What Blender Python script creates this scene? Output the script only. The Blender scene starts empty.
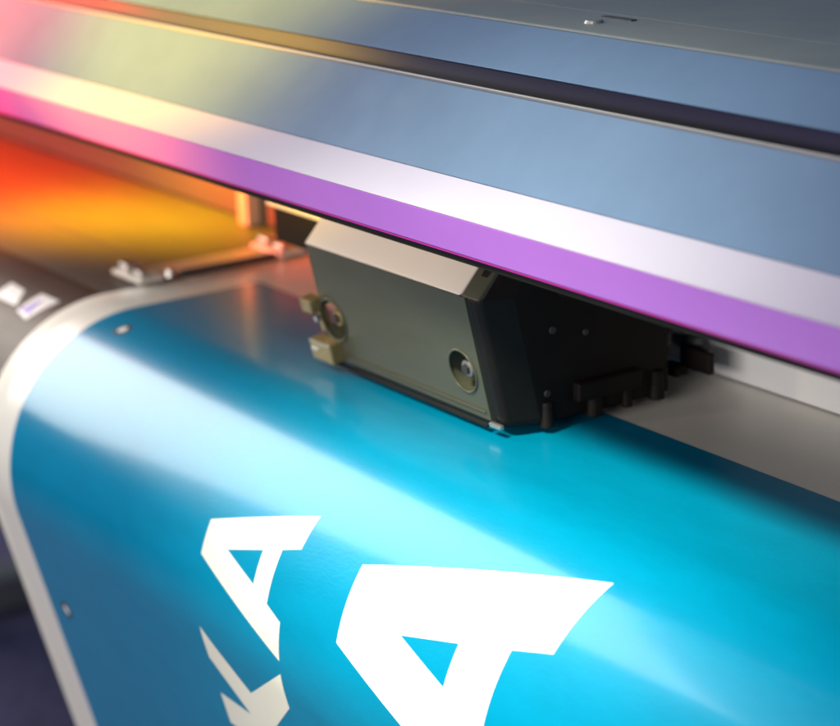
import bpy, bmesh, math, random
import numpy as np
from mathutils import Vector, Matrix

random.seed(7)
SC = bpy.context.scene
COL = SC.collection
R = math.radians

# ------------------------------------------------------------------ camera
F_PX = 2095.81                       # focal length in pixels of an 840 px wide picture
RM = np.array([[0.55911018, 0.21964105, -0.79947084],
               [0.8281905, -0.19294565, 0.52618673],
               [-0.03868222, -0.95631051, -0.28978251]])     # world axes in the camera (x right, y down, z forward)
CAM = np.array([0.96633413, -0.77542504, 0.41212176])

cd = bpy.data.cameras.new('camera')
cam = bpy.data.objects.new('camera', cd)
COL.objects.link(cam)
m = Matrix.Identity(4)
for i in range(3):
    m[i][0] = RM[i, 0]
    m[i][1] = -RM[i, 1]
    m[i][2] = -RM[i, 2]
    m[i][3] = CAM[i]
cam.matrix_world = m
cd.sensor_fit = 'HORIZONTAL'
cd.sensor_width = 36.0
cd.lens = F_PX / 840 * 36.0
cd.clip_start = 0.02
cd.clip_end = 60
cd.dof.use_dof = True
cd.dof.focus_distance = 1.17
cd.dof.aperture_fstop = 6.0
SC.camera = cam


def ray(px, py):
    return RM @ np.array([(px - 420) / F_PX, (py - 363) / F_PX, 1.0])


def at(px, py, axis, v):
    """the point of the world seen at a pixel of the 840x726 photo, on the plane axis = v"""
    d = ray(px, py)
    t = (v - CAM[axis]) / d[axis]
    return Vector(CAM + t * d)


# ------------------------------------------------------------------ materials
MATS = {}


def mat(name, base, rough=.5, metal=0., spec=.5, coat=0., coat_rough=.1, bump=0., bscale=200., var=.0, vscale=8.,
        rvar=0., stretch=(1, 1, 1), sheen=0.):
    mt = bpy.data.materials.new(name)
    mt.use_nodes = True
    nt = mt.node_tree
    b = nt.nodes['Principled BSDF']
    b.inputs['Base Color'].default_value = (*base, 1)
    b.inputs['Roughness'].default_value = rough
    b.inputs['Metallic'].default_value = metal
    b.inputs['Specular IOR Level'].default_value = spec
    b.inputs['Coat Weight'].default_value = coat
    b.inputs['Coat Roughness'].default_value = coat_rough
    tc = nt.nodes.new('ShaderNodeTexCoord')
    mp = nt.nodes.new('ShaderNodeMapping')
    mp.inputs['Scale'].default_value = stretch
    nt.links.new(tc.outputs['Object'], mp.inputs['Vector'])
    if var > 0:
        n = nt.nodes.new('ShaderNodeTexNoise')
        n.inputs['Scale'].default_value = vscale
        n.inputs['Detail'].default_value = 6
        n.inputs['Roughness'].default_value = .65
        nt.links.new(mp.outputs[0], n.inputs['Vector'])
        mr = nt.nodes.new('ShaderNodeMapRange')
        mr.inputs[1].default_value = .3
        mr.inputs[2].default_value = .7
        mr.inputs[3].default_value = 1 - var
        mr.inputs[4].default_value = 1 + var
        nt.links.new(n.outputs['Fac'], mr.inputs[0])
        hs = nt.nodes.new('ShaderNodeHueSaturation')
        hs.inputs['Color'].default_value = (*base, 1)
        nt.links.new(mr.outputs[0], hs.inputs['Value'])
        nt.links.new(hs.outputs[0], b.inputs['Base Color'])
    if rvar > 0:
        n2 = nt.nodes.new('ShaderNodeTexNoise')
        n2.inputs['Scale'].default_value = vscale * 2.3
        n2.inputs['Detail'].default_value = 5
        nt.links.new(mp.outputs[0], n2.inputs['Vector'])
        m2 = nt.nodes.new('ShaderNodeMapRange')
        m2.inputs[1].default_value = .3
        m2.inputs[2].default_value = .7
        m2.inputs[3].default_value = max(0.02, rough - rvar)
        m2.inputs[4].default_value = rough + rvar
        nt.links.new(n2.outputs['Fac'], m2.inputs[0])
        nt.links.new(m2.outputs[0], b.inputs['Roughness'])
    if bump > 0:
        n3 = nt.nodes.new('ShaderNodeTexNoise')
        n3.inputs['Scale'].default_value = bscale
        n3.inputs['Detail'].default_value = 3
        nt.links.new(mp.outputs[0], n3.inputs['Vector'])
        bp = nt.nodes.new('ShaderNodeBump')
        bp.inputs['Strength'].default_value = bump
        bp.inputs['Distance'].default_value = .001
        nt.links.new(n3.outputs['Fac'], bp.inputs['Height'])
        nt.links.new(bp.outputs[0], b.inputs['Normal'])
    MATS[name] = mt
    return mt


mat('white_vinyl', (.82, .785, .72), .30, spec=.5, bump=.04, bscale=500, var=.02, vscale=30)
mat('blue_ink', (.0, .21, .395), .30, spec=.25, coat=.32, coat_rough=.12, bump=.10, bscale=600, var=.06, vscale=60, stretch=(.35, 1, 1))
MATS['blue_ink'].node_tree.nodes['Principled BSDF'].inputs['Specular Tint'].default_value = (.05, .6, 1., 1)
mat('white_ink', (.78, .76, .69), .33, spec=.45, bump=.04, bscale=500, var=.02, vscale=30)
mat('blue_coat', (.082, .128, .235), .6, spec=.06, bump=.08, bscale=900, var=.07, vscale=14, rvar=.035)
mat('grey_coat', (.15, .16, .18), .45, spec=.4, bump=.10, bscale=800, var=.06, vscale=12, rvar=.05)
mat('channel', (.018, .016, .06), .5, bump=.05)
mat('lip_metal', (.24, .23, .26), .45, metal=.5, var=.15, vscale=30, stretch=(.1, 1, 1))
mat('white_trim', (.34, .305, .43), .5, spec=.2, bump=.05, bscale=700, var=.02, vscale=14)
mat('purple_trim', (.44, .15, .66), .36, spec=.5, coat=.3, bump=.04, bscale=700, var=.03, vscale=14)
mat('magenta_edge', (.45, .02, .30), .35)
mat('rubber', (.012, .010, .010), .7, spec=.15, bump=.1, bscale=300, var=.2, vscale=20)
mat('platen_metal', (.11, .085, .07), .55, spec=.35, bump=.05, bscale=500, var=.10, vscale=18, stretch=(.3, 1, 1), rvar=.06)
mat('guide_metal', (.07, .042, .034), .46, metal=.0, spec=.18, bump=.05, bscale=500, var=.12, vscale=18, stretch=(.3, 1, 1), rvar=.05)
mat('body_dark', (.03, .022, .025), .6, bump=.1, bscale=250, var=.2)
mat('plate_grey', (.74, .75, .78), .45, bump=.05, bscale=400, var=.05, vscale=10, stretch=(.25, 1, 1))
mat('carriage_grey', (.068, .066, .046), .42, spec=.3, bump=.06, bscale=500, var=.10, vscale=25, stretch=(.2, 1, 1), rvar=.06)
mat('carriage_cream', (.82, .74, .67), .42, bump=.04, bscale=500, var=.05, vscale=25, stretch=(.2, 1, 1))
mat('carriage_black', (.008, .005, .0045), .6, spec=.2, bump=.08, bscale=300, var=.25, vscale=40)
mat('recess_dark', (.03, .022, .016), .5)
mat('brass', (.36, .26, .12), .36, metal=.55, bump=.05, var=.2, vscale=60)
mat('steel', (.62, .60, .58), .28, metal=.9, bump=.04, var=.1, vscale=80)
mat('tan_plate', (.60, .50, .38), .42, metal=.2, bump=.05, bscale=300, var=.10, vscale=40)
mat('pale_clip', (.82, .76, .68), .35, bump=.05, var=.06, vscale=60)
mat('sticker_white', (.80, .78, .78), .45, bump=.03)
mat('sticker_purple', (.28, .18, .60), .45)
mat('mark_white', (.85, .84, .80), .4)
mat('mark_dark', (.03, .03, .035), .45)
mat('carpet', (.075, .065, .14), .95, bump=.8, bscale=260, var=.45, vscale=55)
mat('frame_grey', (.10, .10, .11), .5, bump=.05, var=.1)


# ------------------------------------------------------------------ object helpers
def obj(name, bm, m, parent=None, smooth=False, bevel=0., seg=2):
    bmesh.ops.recalc_face_normals(bm, faces=bm.faces[:])
    me = bpy.data.meshes.new(name)
    if smooth:
        for f in bm.faces:
            f.smooth = True
    bm.to_mesh(me)
    bm.free()
    o = bpy.data.objects.new(name, me)
    COL.objects.link(o)
    me.materials.append(MATS[m] if isinstance(m, str) else m)
    if parent is not None:
        o.parent = parent
    if bevel > 0:
        md = o.modifiers.new('edge', 'BEVEL')
        md.width = bevel
        md.segments = seg
        md.limit_method = 'ANGLE'
        md.angle_limit = R(25)
        md.harden_normals = False
    return o


def empty(name, label, cat, group=None, loc=(0, 0, 0)):
    o = bpy.data.objects.new(name, None)
    COL.objects.link(o)
    o.empty_display_size = .05
    o['label'] = label
    o['category'] = cat
    if group:
        o['group'] = group
    return o


def tag(o, label, cat):
    o['label'] = label
    o['category'] = cat


def box(bm, x0, x1, y0, y1, z0, z1):
    vs = [bm.verts.new((x, y, z)) for x in (x0, x1) for y in (y0, y1) for z in (z0, z1)]
    for f in ((0, 1, 3, 2), (4, 6, 7, 5), (0, 4, 5, 1), (2, 3, 7, 6), (0, 2, 6, 4), (1, 5, 7, 3)):
        bm.faces.new([vs[i] for i in f])
    return bm


def prism(bm, poly, x0, x1):
    """a closed (y, z) outline swept along X"""
    a = [bm.verts.new((x0, y, z)) for y, z in poly]
    b = [bm.verts.new((x1, y, z)) for y, z in poly]
    n = len(poly)
    for i in range(n):
        j = (i + 1) % n
        bm.faces.new((a[i], a[j], b[j], b[i]))
    bm.faces.new(a)
    bm.faces.new(b[::-1])
    return bm


def cyl(bm, p, axis, r, h, n=24, r2=None):
    """cylinder from p along axis"""
    ax = Vector(axis).normalized()
    q = ax.to_track_quat('Z', 'Y').to_matrix().to_4x4()
    M = Matrix.Translation(Vector(p) + ax * h / 2) @ q
    bmesh.ops.create_cone(bm, cap_ends=True, segments=n, radius1=r, radius2=r if r2 is None else r2, depth=h, matrix=M)
    return bm


def obox(bm, c, ux, uy, uz, sx, sy, sz):
    """oriented box about c"""
    ux, uy, uz = Vector(ux).normalized(), Vector(uy).normalized(), Vector(uz).normalized()
    c = Vector(c)
    vs = [bm.verts.new(c + ux * sx / 2 * i + uy * sy / 2 * j + uz * sz / 2 * k)
          for i in (-1, 1) for j in (-1, 1) for k in (-1, 1)]
    for f in ((0, 1, 3, 2), (4, 6, 7, 5), (0, 4, 5, 1), (2, 3, 7, 6), (0, 2, 6, 4), (1, 5, 7, 3)):
        bm.faces.new([vs[i] for i in f])
    return bm


# ------------------------------------------------------------------ the curve the vinyl runs over
A0, RAD, PH = 0.10826863544672828, 0.11382063883794893, 1.8127707853351447


def curve(s, off=0.):
    """(y, z) and the angle of the sheet at arc length s from the print line, off metres outside it"""
    if s <= A0:
        y, z, th = -s, 0., 0.
    else:
        th = min((s - A0) / RAD, PH)
        y = -A0 - RAD * math.sin(th)
        z = -RAD * (1 - math.cos(th))
        d = s - A0 - RAD * PH
        if d > 0:
            y -= d * math.cos(PH)
            z -= d * math.sin(PH)
    return y - math.sin(th) * off, z + math.cos(th) * off, th


S_END = 0.80


def s_steps(s0, s1, fine=.0035):
    n = max(1, int(math.ceil((s1 - s0) / fine)))
    return [s0 + (s1 - s0) * i / n for i in range(n + 1)]


def on_sheet(bm, X0, X1, s0, s1, off, nx=24, edge=0.0):
    ss = s_steps(s0, s1)
    xs = [X0 + (X1 - X0) * i / nx for i in range(nx + 1)]
    g = [[bm.verts.new((x, *curve(s, off)[:2])) for x in xs] for s in ss]
    for i in range(len(ss) - 1):
        for j in range(nx):
            bm.faces.new((g[i][j], g[i][j + 1], g[i + 1][j + 1], g[i + 1][j]))
    return bm


def poly_on_sheet(polys, off, cut=.004):
    """flat outlines in (X, s), holes bridged by their face order, sliced fine and rolled onto the curve"""
    bm = bmesh.new()
    for outer, holes in polys:
        loops = [outer] + holes
        edges = []
        for lp in loops:
            vs = [bm.verts.new((x, s, 0)) for x, s in lp]
            edges += [bm.edges.new((vs[i], vs[(i + 1) % len(vs)])) for i in range(len(vs))]
        bmesh.ops.triangle_fill(bm, use_beauty=True, use_dissolve=False, edges=edges)
    smin = min(v.co.y for v in bm.verts)
    smax = max(v.co.y for v in bm.verts)
    s = smin + cut
    while s < smax:
        bmesh.ops.bisect_plane(bm, geom=bm.verts[:] + bm.edges[:] + bm.faces[:], plane_co=(0, s, 0), plane_no=(0, 1, 0), dist=1e-7)
        s += cut
    for v in bm.verts:
        y, z, th = curve(v.co.y, off)
        v.co = (v.co.x, y, z)
    bm.normal_update()
    for f in bm.faces:
        f.smooth = True
    return bm


def obj_out(name, bm, m, parent):
    """like obj() but with the faces turned to the outside of the curve"""
    bm.normal_update()
    c = Vector((0, -A0, -RAD))
    for f in bm.faces:
        p = f.calc_center_median()
        n = f.normal
        th = 0 if p.y > -A0 else (math.atan2(-(p.y + A0), p.z + RAD) if p.z > -RAD * (1 - math.cos(PH)) else PH)
        if n.y * -math.sin(th) + n.z * math.cos(th) < 0:
            f.normal_flip()
        f.smooth = True
    me = bpy.data.meshes.new(name)
    bm.to_mesh(me)
    bm.free()
    o = bpy.data.objects.new(name, me)
    COL.objects.link(o)
    me.materials.append(MATS[m])
    o.parent = parent
    return o


# ------------------------------------------------------------------ the printed vinyl
XL = -0.436            # left edge of the blue print
XW = -0.489            # left edge of the sheet
XR = 0.62              # right edge of the sheet
vinyl = empty('vinyl_banner', 'white edged vinyl print in glossy blue with large white letters, rolling over the printer front', 'vinyl print')
sh = bmesh.new()
on_sheet(sh, XW, XR, -.16, S_END, 0., nx=40)
sheet = obj_out('vinyl_sheet', sh, 'white_vinyl', vinyl)
sol = sheet.modifiers.new('thickness', 'SOLIDIFY')
sol.thickness = .0005
sol.offset = -1
pr = bmesh.new()
on_sheet(pr, XL, XR - .05, .0, S_END - .05, .00012, nx=40)
obj_out('blue_print', pr, 'blue_ink', vinyl)

small_a = ([(-.1412, .2305), (-.0395, .1964), (-.0395, .2192), (-.0568, .2249), (-.0568, .2590), (-.0395, .2650),
            (-.0395, .2895), (-.1412, .2533)], [[(-.1126, .2420), (-.0752, .2307), (-.0752, .2527)]])
letter_k = ([(-.1433, .3032), (-.1433, .3265), (-.1046, .3548), (-.1440, .3548), (-.1440, .3785), (-.0400, .3785),
             (-.0400, .3548), (-.0760, .3548), (-.0400, .3226), (-.0400, .2982), (-.0929, .3338)], [])
big_a = ([(.0195, .2095), (.1918, .1540), (.1918, .2027), (.1636, .2110), (.1636, .2560), (.1918, .2650),
          (.1918, .3130), (.0215, .2566)], [[(.0769, .2334), (.1245, .2215), (.1245, .2462)]])
for pl, lb in ((small_a, 'smaller white letter A'), (letter_k, 'white letter K'), (big_a, 'large white letter A')):
    lo = obj_out('letter', poly_on_sheet([pl], .00024), 'white_ink', vinyl)
    lo['label'] = lb


def ring_poly(X, s, r0, r1, n=28):
    c = [(math.cos(2 * math.pi * i / n), math.sin(2 * math.pi * i / n)) for i in range(n)]
    return ([(X + a * r1, s + b * r1) for a, b in c], [[(X + a * r0, s + b * r0) for a, b in c]] if r0 > 0 else [])


for X, s in ((-.398, .139), (-.403, .388)):
    k = obj_out('registration_mark', poly_on_sheet([ring_poly(X, s, .0040, .0074)], .0003, .002), 'mark_dark', vinyl)
    obj_out('mark_centre', poly_on_sheet([ring_poly(X, s, 0, .0040)], .0003, .002), 'mark_white', k)

# ------------------------------------------------------------------ the printer
BX0, BX1 = -2.1, 1.15
printer = empty('wide_format_printer', 'long blue and white printer with purple lower trim and dark platen', 'printer')


def zl(y, t):           # height at depth y of the line of sight with slope t
    return CAM[2] + (y - CAM[1]) * t


T = dict(seam=-.2111, gb=-.2278, grT=-.2698, grB=-.2896, whT=-.3689, puT=-.4049, puB=-.4363, blk=-.4435)
P_gb = (-.052, zl(-.052, T['gb']))
P_gt = (-.088, zl(-.088, T['grT']))
P_gB = (-.092, zl(-.092, T['grB']))
P_wt = (-.126, zl(-.126, T['whT']))
P_pt = (-.152, zl(-.152, T['puT']))
P_pb = (-.143, zl(-.143, T['puB']))
ztop = P_gb[1]
ysm = 0.0
zsm = zl(ysm, T['seam'])
# upper cover (grey): a strip along the front edge and the wide lid behind it
b = bmesh.new()
prism(b, [P_gb, (ysm, zsm), (ysm, zsm - .012), (P_gb[0] + .003, ztop - .012)], BX0, BX1)
top = obj('top_cover', b, 'grey_coat', printer, bevel=.0012)
b = bmesh.new()
prism(b, [(ysm + .0016, zsm - .0004), (.36, zsm + .001), (.36, zsm - .02), (ysm + .0016, zsm - .02)], BX0, BX1)
lid = obj('rear_lid', b, 'grey_coat', printer, bevel=.0008)
# slot and screw on the strip
p0, p1 = at(605, 15.5, 2, zsm + .0004), at(637, 19.5, 2, zsm + .0004)
b = bmesh.new()
box(b, p0.x, p1.x, p0.y - .003, p0.y + .001, zsm - .0003, zsm + .0005)
obj('slot', b, 'mark_dark', top)
ps = at(594, 21.5, 2, zsm)
b = bmesh.new()
cyl(b, (ps.x, ps.y, zsm - .0015), (0, 0, 1), .0062, .0026, 24, .0048)
obj('screw', b, 'lip_metal', top, smooth=False, bevel=.0004)
# second seam screw towards the left, out of the light
b = bmesh.new()
cyl(b, (ps.x - .42, ps.y, zsm - .0015), (0, 0, 1), .0062, .0026, 24, .0048)
obj('screw', b, 'steel', top, bevel=.0004)
# upper blue panel
b = bmesh.new()
prism(b, [(P_gb[0] - .0012, ztop - .0006), (P_gb[0] + .004, ztop - .0135), (P_gt[0] + .012, P_gt[1] - .004), P_gt], BX0, BX1)
obj('upper_panel', b, 'blue_coat', printer, bevel=.0012)
# recessed channel
b = bmesh.new()
prism(b, [(P_gt[0] + .022, P_gt[1] - .003), (P_gB[0] + .022, P_gB[1] - .02), (P_gB[0] + .05, P_gB[1] - .02), (P_gt[0] + .05, P_gt[1] + .01)], BX0, BX1)
obj('recessed_channel', b, 'channel', printer)
# lower blue panel with its metal lip
b = bmesh.new()
prism(b, [P_gB, P_wt, (P_wt[0] + .012, P_wt[1] - .004), (P_gB[0] + .006, P_gB[1] - .016), (P_gB[0] + .0042, P_gB[1] - .0055)], BX0, BX1)
low = obj('lower_panel', b, 'blue_coat', printer, bevel=.0004)
b = bmesh.new()
prism(b, [(P_gB[0] - .0004, P_gB[1] + .0002), (P_gB[0] - .0004, P_gB[1] + .0022), (P_gB[0] + .0022, P_gB[1] + .0018), (P_gB[0] + .0040, P_gB[1] - .0050)], BX0, BX1)
obj('panel_lip', b, 'lip_metal', low, bevel=.0006)
# white bevel and purple trim
b = bmesh.new()
prism(b, [(P_wt[0] - .00015, P_wt[1] - .0001), (P_pt[0], P_pt[1]), (P_pt[0] + .014, P_pt[1] - .003), (P_wt[0] + .012, P_wt[1] - .0055)], BX0, BX1)
obj('white_trim', b, 'white_trim', printer, bevel=.0004)
b = bmesh.new()
prism(b, [(P_pt[0] + .00005, P_pt[1] - .00025), (P_pb[0], P_pb[1]), (P_pb[0] + .010, P_pb[1] + .001), (P_pt[0] + .013, P_pt[1] - .0045)], BX0, BX1)
pur = obj('purple_trim', b, 'purple_trim', printer, bevel=.0005)
b = bmesh.new()
prism(b, [(P_pb[0] + .0004, P_pb[1] - .0002), (P_pb[0] + .0008, P_pb[1] - .0014), (P_pb[0] + .009, P_pb[1] - .0014), (P_pb[0] + .009, P_pb[1] - .0002)], BX0, BX1)
obj('edge_strip', b, 'magenta_edge', pur)
b = bmesh.new()
yb = P_pb[0] + .003
prism(b, [(yb, P_pb[1] - .0017), (yb + .001, zl(yb + .001, T['blk'])), (yb + .006, zl(yb + .001, T['blk'])), (yb + .006, P_pb[1] - .0017)], BX0, BX1)
prism(b, [(yb + .007, P_pb[1] - .0017), (yb + .008, zl(yb + .001, T['blk']) + .002), (yb + .011, zl(yb + .001, T['blk']) + .002), (yb + .011, P_pb[1] - .0017)], BX0, BX1)
obj('rubber_seal', b, 'rubber', printer, bevel=.0004)
# the box of the gantry behind the trims (its underside is the roof of the print bay)
b = bmesh.new()
prism(b, [(P_pb[0] + .014, P_pb[1] + .003), (.36, P_pb[1] + .003), (.36, zsm - .022), (ysm + .004, zsm - .022), (-.034, .222), (-.062, .205), (-.062, .19), (-.112, .165)], BX0, BX1)
obj('gantry_body', b, 'body_dark', printer)
# platen, rear plate, post
b = bmesh.new()
box(b, BX0, BX1, -A0, .30, -.045, -.0012)
plat = obj('platen', b, 'platen_metal', printer)
b = bmesh.new()                       # shallow groove edges of the platen left of the sheet
for y in (-.035,):
    box(b, BX0, XW - .06, y, y + .0012, -.0012, -.0006)
obj('platen_rib', b, 'platen_metal', plat)
YB = .104
b = bmesh.new()
box(b, -.19, BX1, YB, YB + .006, .0012, .034)
back = obj('rear_plate', b, 'plate_grey', printer, bevel=.0008)
b = bmesh.new()
box(b, -.19, BX1, YB + .003, YB + .009, .0345, .138)  # unseen dark backing above the plate, added to darken the sheet's reflection
obj('dark_backing', b, 'body_dark', printer)
b = bmesh.new()
box(b, BX0, -.20, YB, YB + .002, .0012, .138)
obj('rear_plate', b, 'platen_metal', printer, bevel=.0008)
b = bmesh.new()
box(b, -.02, BX1, YB - .0035, YB - .0003, .0285, .0335)      # folded edge of the rear plate
obj('plate_fold', b, 'plate_grey', back, bevel=.001)
pp = at(250, 235, 1, YB - .012)
b = bmesh.new()
box(b, pp.x - .012, pp.x + .004, YB - .016, YB - .002, .0, .137)
obj('side_post', b, 'tan_plate', printer, bevel=.001)
# curved front guide under the sheet
GS = A0 + RAD * PH + .035
b = bmesh.new()
ss = s_steps(A0, GS, .004)
outer = [curve(s, -.0012)[:2] for s in ss]
inner = [curve(s, -.006)[:2] for s in ss][::-1]
nseg = len(outer)
prof = outer + inner
va = [b.verts.new((BX0, y, z)) for y, z in prof]
vb = [b.verts.new((BX1, y, z)) for y, z in prof]
for i in range(len(prof)):
    j = (i + 1) % len(prof)
    f = b.faces.new((va[i], va[j], vb[j], vb[i]))
    f.smooth = i < nseg - 1
for i in range(nseg - 1):
    for vv in (va, vb):
        b.faces.new((vv[i], vv[i + 1], vv[len(prof) - 2 - i], vv[len(prof) - 1 - i]))
obj('front_guide', b, 'guide_metal', printer)
# body below and the stand
b = bmesh.new()
box(b, BX0, BX1, -.09, .30, -.20, -.0455)
obj('lower_body', b, 'body_dark', printer, bevel=.004)
ZF = -.88
for x in (-1.95, .95):
    b = bmesh.new()
    box(b, x - .05, x + .05, .08, .20, ZF + .06, -.2005)
    box(b, x - .04, x + .04, -.28, .50, ZF + .004, ZF + .0595)
    obj('stand_leg', b, 'frame_grey', printer, bevel=.006)


# stickers on the guide left of the sheet
def hit(px, py):
    d = ray(px, py)
    best = None
    prev = None
    s = -.1
    while s < .5:
        y, z, th = curve(s, -.0012)
        c = (y - CAM[1]) * d[2] - (z - CAM[2]) * d[1]
        if prev is not None and (c > 0) != (prev[1] > 0):
            t = prev[1] / (prev[1] - c)
            s2 = prev[0] + t * (s - prev[0])
            y2 = curve(s2, -.0012)[0]
            k = (y2 - CAM[1]) / d[1]
            if k > 0 and (best is None or k < best[0]):
                best = (k, CAM[0] + k * d[0], s2)
        prev = (s, c)
        s += .002
    return (best[1], best[2])


q1 = [hit(*p) for p in ((17, 311), (42, 294), (60, 302), (26, 320))]
st = obj_out('safety_sticker', poly_on_sheet([(q1, [])], -.0008, .004), 'sticker_white', printer)
q2 = [hit(*p) for p in ((19.5, 309.5), (44, 300.5), (28.5, 315.5))]
obj_out('triangle_mark', poly_on_sheet([(q2, [])], -.0005, .004), 'sticker_purple', st)
q3 = [hit(*p) for p in ((-6, 296), (12, 283), (25, 291), (16, 306))]
st2 = obj_out('safety_sticker', poly_on_sheet([(q3, [])], -.0008, .004), 'sticker_white', printer)

# ------------------------------------------------------------------ clamp at the left edge of the sheet
clamp = empty('media_clamp', 'pale metal edge clamp holding down the left edge of the vinyl', 'clamp')
cx0, cx1 = -.536, -.494
b = bmesh.new()
box(b, cx0 + .004, cx1 - .004, -.055, .050, .0006, .0030)
obj('clamp_plate', b, 'tan_plate', clamp, bevel=.0008)
b = bmesh.new()
box(b, cx1 - .001, cx1 + .004, -.040, .048, .0031, .0058)
obj('dark_bar', b, 'frame_grey', clamp, bevel=.001)
for y0, y1 in ((-.078, -.0555), (.0505, .076)):
    b = bmesh.new()
    box(b, cx0 - .004, cx1 + .004, y0, y1, .0006, .0050)
    e = obj('end_block', b, 'pale_clip', clamp, bevel=.0012)
    b = bmesh.new()
    box(b, cx0, cx0 + .016, y0 + .005, y0 + .017, .0052, .0105)
    box(b, cx1 - .014, cx1, y0 + .004, y0 + .012, .0052, .0095)
    obj('clip_tab', b, 'steel', e, bevel=.001)
    b = bmesh.new()
    cyl(b, (cx0 + .025, y0 + .011, .0051), (0, 0, 1), .0045, .003, 16)
    obj('screw', b, 'steel', e, bevel=.0005)
b = bmesh.new()
cyl(b, (cx1 + .003, -.05, .0031), (0, 0, 1), .005, .006, 16, .0035)
obj('pin', b, 'steel', clamp, bevel=.0006)

# ------------------------------------------------------------------ print carriage
car = empty('print_carriage', 'dark grey print carriage with cream sloping top edge and two round recesses', 'print carriage')
CX0, CX1 = -.200, .002
fb = Vector((-.0775, .0065))      # front, bottom (y, z)
ft = Vector((-.0945, .0890))      # front, top
bt = Vector((-.0775, .1090))      # top of the bevel
SPL = -.018                       # where the black side cover begins


def cut(o, cutters):
    """cut shapes out of o for good"""
    for cbm in cutters:
        me = bpy.data.meshes.new('cutter')
        bmesh.ops.recalc_face_normals(cbm, faces=cbm.faces[:])
        cbm.to_mesh(me)
        cbm.free()
        c = bpy.data.objects.new('cutter', me)
        COL.objects.link(c)
        md = o.modifiers.new('cut', 'BOOLEAN')
        md.operation = 'DIFFERENCE'
        md.solver = 'EXACT'
        md.object = c
        bpy.context.view_layer.update()
        dg = bpy.context.evaluated_depsgraph_get()
        nm = bpy.data.meshes.new_from_object(o.evaluated_get(dg))
        o.modifiers.clear()
        o.data = nm
        bpy.data.objects.remove(c)


fn = Vector((0, -(ft.y - fb.y), (ft.x - fb.x))).normalized()       # outward normal of the front face
if fn.y > 0:
    fn = -fn
fup = Vector((0, ft.x - fb.x, ft.y - fb.y)).normalized()
fx = Vector((1, 0, 0))


def front(X, z, off=0.):
    t = (z - fb.y) / (ft.y - fb.y)
    return Vector((X, fb.x + t * (ft.x - fb.x), z)) + fn * off


b = bmesh.new()
prism(b, [(fb.x + .002, fb.y), (fb.x, fb.y + .002), (ft.x, ft.y), (ft.x + .02, ft.y), (.046, ft.y), (.046, fb.y)], CX0, SPL)
shell = obj('front_cover', b, 'carriage_grey', car)
K1 = front(-.187, .0375)
K2 = front(-.0375, .0370)
c1 = bmesh.new()
cyl(c1, K1 - fn * .013, fn, .0150, .03, 40)
c2 = bmesh.new()
cyl(c2, K2 - fn * .013, fn, .0140, .03, 40)
cut(shell, [c1, c2])
# cream bevel above the front cover
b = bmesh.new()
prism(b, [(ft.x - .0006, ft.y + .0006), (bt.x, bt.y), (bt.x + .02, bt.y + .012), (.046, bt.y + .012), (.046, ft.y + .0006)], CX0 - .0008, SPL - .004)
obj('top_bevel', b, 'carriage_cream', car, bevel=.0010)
b = bmesh.new()
prism(b, [(ft.x - .0002, ft.y + .0004), (bt.x, bt.y - .0004), (bt.x + .02, bt.y + .011), (.046, bt.y + .011), (.046, ft.y + .0004)], SPL - .0037, SPL + .014)
obj('bevel_end', b, 'carriage_grey', car, bevel=.0010)
# black side cover with a chamfered corner
b = bmesh.new()
ch = .020


def side_ring(yf, z):
    return [(SPL + .0002, yf, z), (CX1 - ch * .35, yf, z), (CX1, yf + ch * 1.1, z), (CX1, .047, z), (SPL + .0002, .047, z)]


rings = [side_ring(fb.x + .004, fb.y - .001), side_ring(fb.x, fb.y + .004), side_ring(ft.x, ft.y), side_ring(bt.x, bt.y), side_ring(bt.x + .02, bt.y + .013)]
vr = [[b.verts.new(p) for p in rg] for rg in rings]
for i in range(len(vr) - 1):
    for j in range(5):
        k = (j + 1) % 5
        b.faces.new((vr[i][j], vr[i][k], vr[i + 1][k], vr[i + 1][j]))
b.faces.new(vr[0])
b.faces.new(vr[-1][::-1])
side = obj('side_cover', b, 'carriage_black', car, bevel=.0045, seg=4)

# knobs down in the round recesses, each with a bright rim at its mouth
for K, rr in ((K1, .0150), (K2, .0140)):
    b = bmesh.new()
    cyl(b, K - fn * .0128, fn, rr * .985, .0012, 32)
    cup = obj('recess', b, 'recess_dark', car)
    b = bmesh.new()
    cyl(b, K - fn * .0115, fn, .0062, .0085, 24, .0056)
    kn = obj('knob', b, 'lip_metal' if K is K2 else 'brass', car, bevel=.0008)
    b = bmesh.new()
    cyl(b, K - fn * .0029, fn, .0036, .0016, 6)
    obj('knob_socket', b, 'recess_dark', kn)
    b = bmesh.new()                     # rim: a thin torus round the mouth
    q = fn.to_track_quat('Z', 'Y').to_matrix()
    n, k = 40, 8
    g = []
    for i in range(n):
        a = 2 * math.pi * i / n
        row = []
        for j in range(k):
            t = 2 * math.pi * j / k
            p = Vector(((rr + .0008 * math.cos(t)) * math.cos(a), (rr + .0008 * math.cos(t)) * math.sin(a), .0008 * math.sin(t)))
            row.append(b.verts.new(K + q @ p))
        g.append(row)
    for i in range(n):
        for j in range(k):
            b.faces.new((g[i][j], g[(i + 1) % n][j], g[(i + 1) % n][(j + 1) % k], g[i][(j + 1) % k]))
    obj('recess_rim', b, 'carriage_grey', car, smooth=True)
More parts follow.
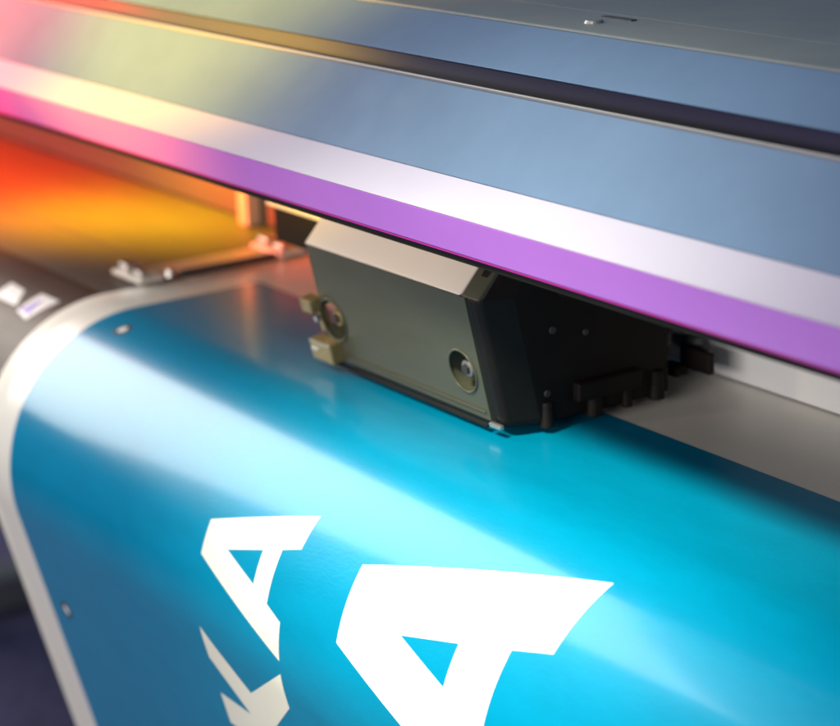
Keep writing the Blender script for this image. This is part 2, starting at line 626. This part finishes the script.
# brass bracket on the left end: a C of two blocks and a web
b = bmesh.new()
obox(b, front(-.2085, .0455, .002), fx, fup, fn, .014, .010, .010)
br = obj('end_bracket', b, 'brass', car, bevel=.0012)
b = bmesh.new()
obox(b, front(-.2045, .0340, -.003), fx, fup, fn, .005, .018, .006)
obj('bracket_web', b, 'brass', br, bevel=.0008)
b = bmesh.new()
obox(b, front(-.1990, .0150, .003), fx, fup, fn, .027, .015, .011)
obj('bracket_foot', b, 'brass', br, bevel=.0012)
b = bmesh.new()
obox(b, front(-.2060, .0160, .0088), fx, fup, fn, .008, .0020, .0008)
obox(b, front(-.1990, .0218, .0085), fx, fup, fn, .025, .0010, .0008)
obj('bracket_edge', b, 'steel', br)
b = bmesh.new()
cyl(b, front(-.2045, .0360, .000), fn, .0022, .004, 16)
obj('bracket_screw', b, 'steel', br, bevel=.0004)
# thin horizontal moulding line and lower skirt on the front cover
b = bmesh.new()
obox(b, front(-.109, .0135, .0002), fx, fup, fn, .176, .0012, .0010)
obj('moulding', b, 'carriage_grey', shell, bevel=.0004)
b = bmesh.new()
obox(b, front(-.109, .0052, .0006), fx, fup, fn, .178, .0022, .0030)
obj('skirt', b, 'rubber', shell, bevel=.0006)
b = bmesh.new()
obox(b, front(-.011, .0075, .0010), fx, fup, fn, .012, .0030, .0035)
obj('foot_pad', b, 'steel', side, bevel=.001)
# fittings on the black side
for y, z, r_, h in ((-.045, .064, .0024, .002), (-.020, .058, .002, .002), (.010, .075, .003, .003), (-.050, .0250, .0022, .002)):
    b = bmesh.new()
    cyl(b, (CX1 - .0008, y, z), (1, 0, 0), r_, h, 16)
    obj('bolt', b, 'mark_dark', side, bevel=.0005)
b = bmesh.new()
box(b, CX1 - .002, CX1 + .006, -.030, .020, .016, .028)
obj('side_rib', b, 'carriage_black', side, bevel=.0015)
b = bmesh.new()
box(b, CX1 - .002, CX1 + .004, -.040, .036, .084, .092)
obj('side_rib', b, 'carriage_black', side, bevel=.0015)
for y, h, r_ in ((-.050, .006, .0045), (-.014, .004, .006), (.012, .005, .004), (.036, .009, .0055)):
    b = bmesh.new()
    cyl(b, (CX1 - .0005, y, .0035), (0, 0, 1), r_, h + .010, 18, r_ * .8)
    obj('roller_post', b, 'carriage_black', side, bevel=.001)
# arm reaching right along the rear plate, with its linkage
ya = .072
pa, pt = at(709, 376, 1, ya), at(707, 354, 1, ya)
b = bmesh.new()
box(b, CX1 - .02, pa.x, ya, ya + .005, pa.z, pt.z)
arm = obj('cable_arm', b, 'carriage_black', car, bevel=.0012)
pl = at(672, 338, 1, ya + .016)
b = bmesh.new()
box(b, CX1 - .02, pl.x + .012, ya + .0125, ya + .020, pl.z - .008, pl.z + .006)
lk = obj('arm_link', b, 'frame_grey', arm, bevel=.001)
b = bmesh.new()
cyl(b, (pl.x, ya + .0125, pl.z + .001), (0, -1, 0), .0050, .006, 18)
obj('link_screw', b, 'steel', lk, bevel=.0008)
b = bmesh.new()
obox(b, (pl.x + .020, ya + .015, pl.z - .001), (1, 0, -.12), (0, 1, 0), (.12, 0, 1), .036, .004, .0065)
obj('link_bar', b, 'lip_metal', lk, bevel=.0012)
b = bmesh.new()
cyl(b, (pl.x + .036, ya + .0128, pl.z - .003), (0, -1, 0), .0032, .004, 14)
obj('link_screw', b, 'steel', lk, bevel=.0006)
pd = at(668, 364, 1, ya - .004)
b = bmesh.new()
box(b, CX1 - .01, pd.x, ya - .012, ya - .001, pd.z - .004, pd.z + .003)
lb = obj('lower_bracket', b, 'rubber', arm, bevel=.001)
for k in range(2):
    b = bmesh.new()
    cyl(b, (pd.x - .006 - .022 * k, ya - .0122, pd.z), (0, -1, 0), .0026, .0025, 14)
    obj('bracket_screw', b, 'steel', lb, bevel=.0004)
# pale bar running left from the carriage under the gantry
yr = .0
r0, r1 = at(266, 202.5, 1, yr), at(322, 222, 1, yr)
b = bmesh.new()
box(b, r0.x, CX0 + .01, yr, yr + .02, r0.z - .0015, r0.z + .0060)
obj('rail_bar', b, 'pale_clip', car, bevel=.001)
b = bmesh.new()
box(b, r0.x + .004, CX0 + .01, yr + .004, yr + .02, r0.z - .030, r0.z - .0017)
obj('rail_block', b, 'carriage_black', car, bevel=.001)

# ------------------------------------------------------------------ floor
b = bmesh.new()
n = 24
g = [[b.verts.new((-3.6 + 6.0 * i / n, -2.4 + 4.8 * j / n, ZF)) for j in range(n + 1)] for i in range(n + 1)]
for i in range(n):
    for j in range(n):
        b.faces.new((g[i][j], g[i + 1][j], g[i + 1][j + 1], g[i][j + 1]))
fl = obj('floor', b, 'carpet')
fl['kind'] = 'structure'


# ------------------------------------------------------------------ light
def area(name, loc, target, sx, sy, power, color, spread=180):
    ld = bpy.data.lights.new(name, 'AREA')
    ld.shape = 'RECTANGLE'
    ld.size, ld.size_y = sx, sy
    ld.energy = power
    ld.color = color
    ld.spread = R(spread)
    o = bpy.data.objects.new(name, ld)
    COL.objects.link(o)
    o.location = loc
    o.rotation_euler = (Vector(target) - Vector(loc)).to_track_quat('-Z', 'Y').to_euler()
    return o


def spot(name, loc, target, power, color, angle, blend=1., radius=.05):
    ld = bpy.data.lights.new(name, 'SPOT')
    ld.energy = power
    ld.color = color
    ld.spot_size = R(angle)
    ld.spot_blend = blend
    ld.shadow_soft_size = radius
    o = bpy.data.objects.new(name, ld)
    COL.objects.link(o)
    o.location = loc
    o.rotation_euler = (Vector(target) - Vector(loc)).to_track_quat('-Z', 'Y').to_euler()
    return o


area('window_light', (-2.3, -.72, 1.25), (-.3, -.6, .5), 1.3, 2.0, 84, (1., .94, .83))
area('room_light', (.9, -3.0, .62), (.1, 0, .06), 2.2, .5, 60, (1., .91, .82))
spot('carriage_fill_spot', (-.55, -1.7, .42), (-.15, -.09, .075), 38, (1., .72, .46), 12, 1., .05)  # added warm fill, no real source, brightens the carriage front
spot('sheet_key_spot', (.14, -.90, 1.10), (.10, -.165, -.02), 195, (.95, 1., .72), 26, 1., .12)  # added unseen spot, brightens the printed sheet more than the beam
area('red_flare_bay', (-1.05, -.01, .126), (-1.05, .01, .0), .55, .16, 2.8, (1., .055, .004), 125)  # added red light under the gantry, stands in for lens flare
area('yellow_flare_bay', (-.72, .03, .126), (-.73, .045, .0), .26, .10, .95, (1., .70, .006), 120)  # added yellow light in the bay, the golden part of that flare
spot('red_flare_beam', (-1.30, -1.10, .40), (-.74, -.10, .23), 780, (1., .07, .004), 22)  # added spot tinting the beam's left end red, in place of flare
spot('yellow_flare_beam', (-.75, -1.15, .46), (-.36, -.04, .27), 430, (1., .57, .03), 22)  # added spot imitating the yellow flare over the upper panels

w = bpy.data.worlds.new('World')
SC.world = w
w.use_nodes = True
w.node_tree.nodes['Background'].inputs[0].default_value = (.14, .30, .52, 1)
w.node_tree.nodes['Background'].inputs[1].default_value = .36

SC.view_settings.view_transform = 'Standard'
SC.view_settings.look = 'None'
SC.view_settings.exposure = 0
SC.view_settings.gamma = 1
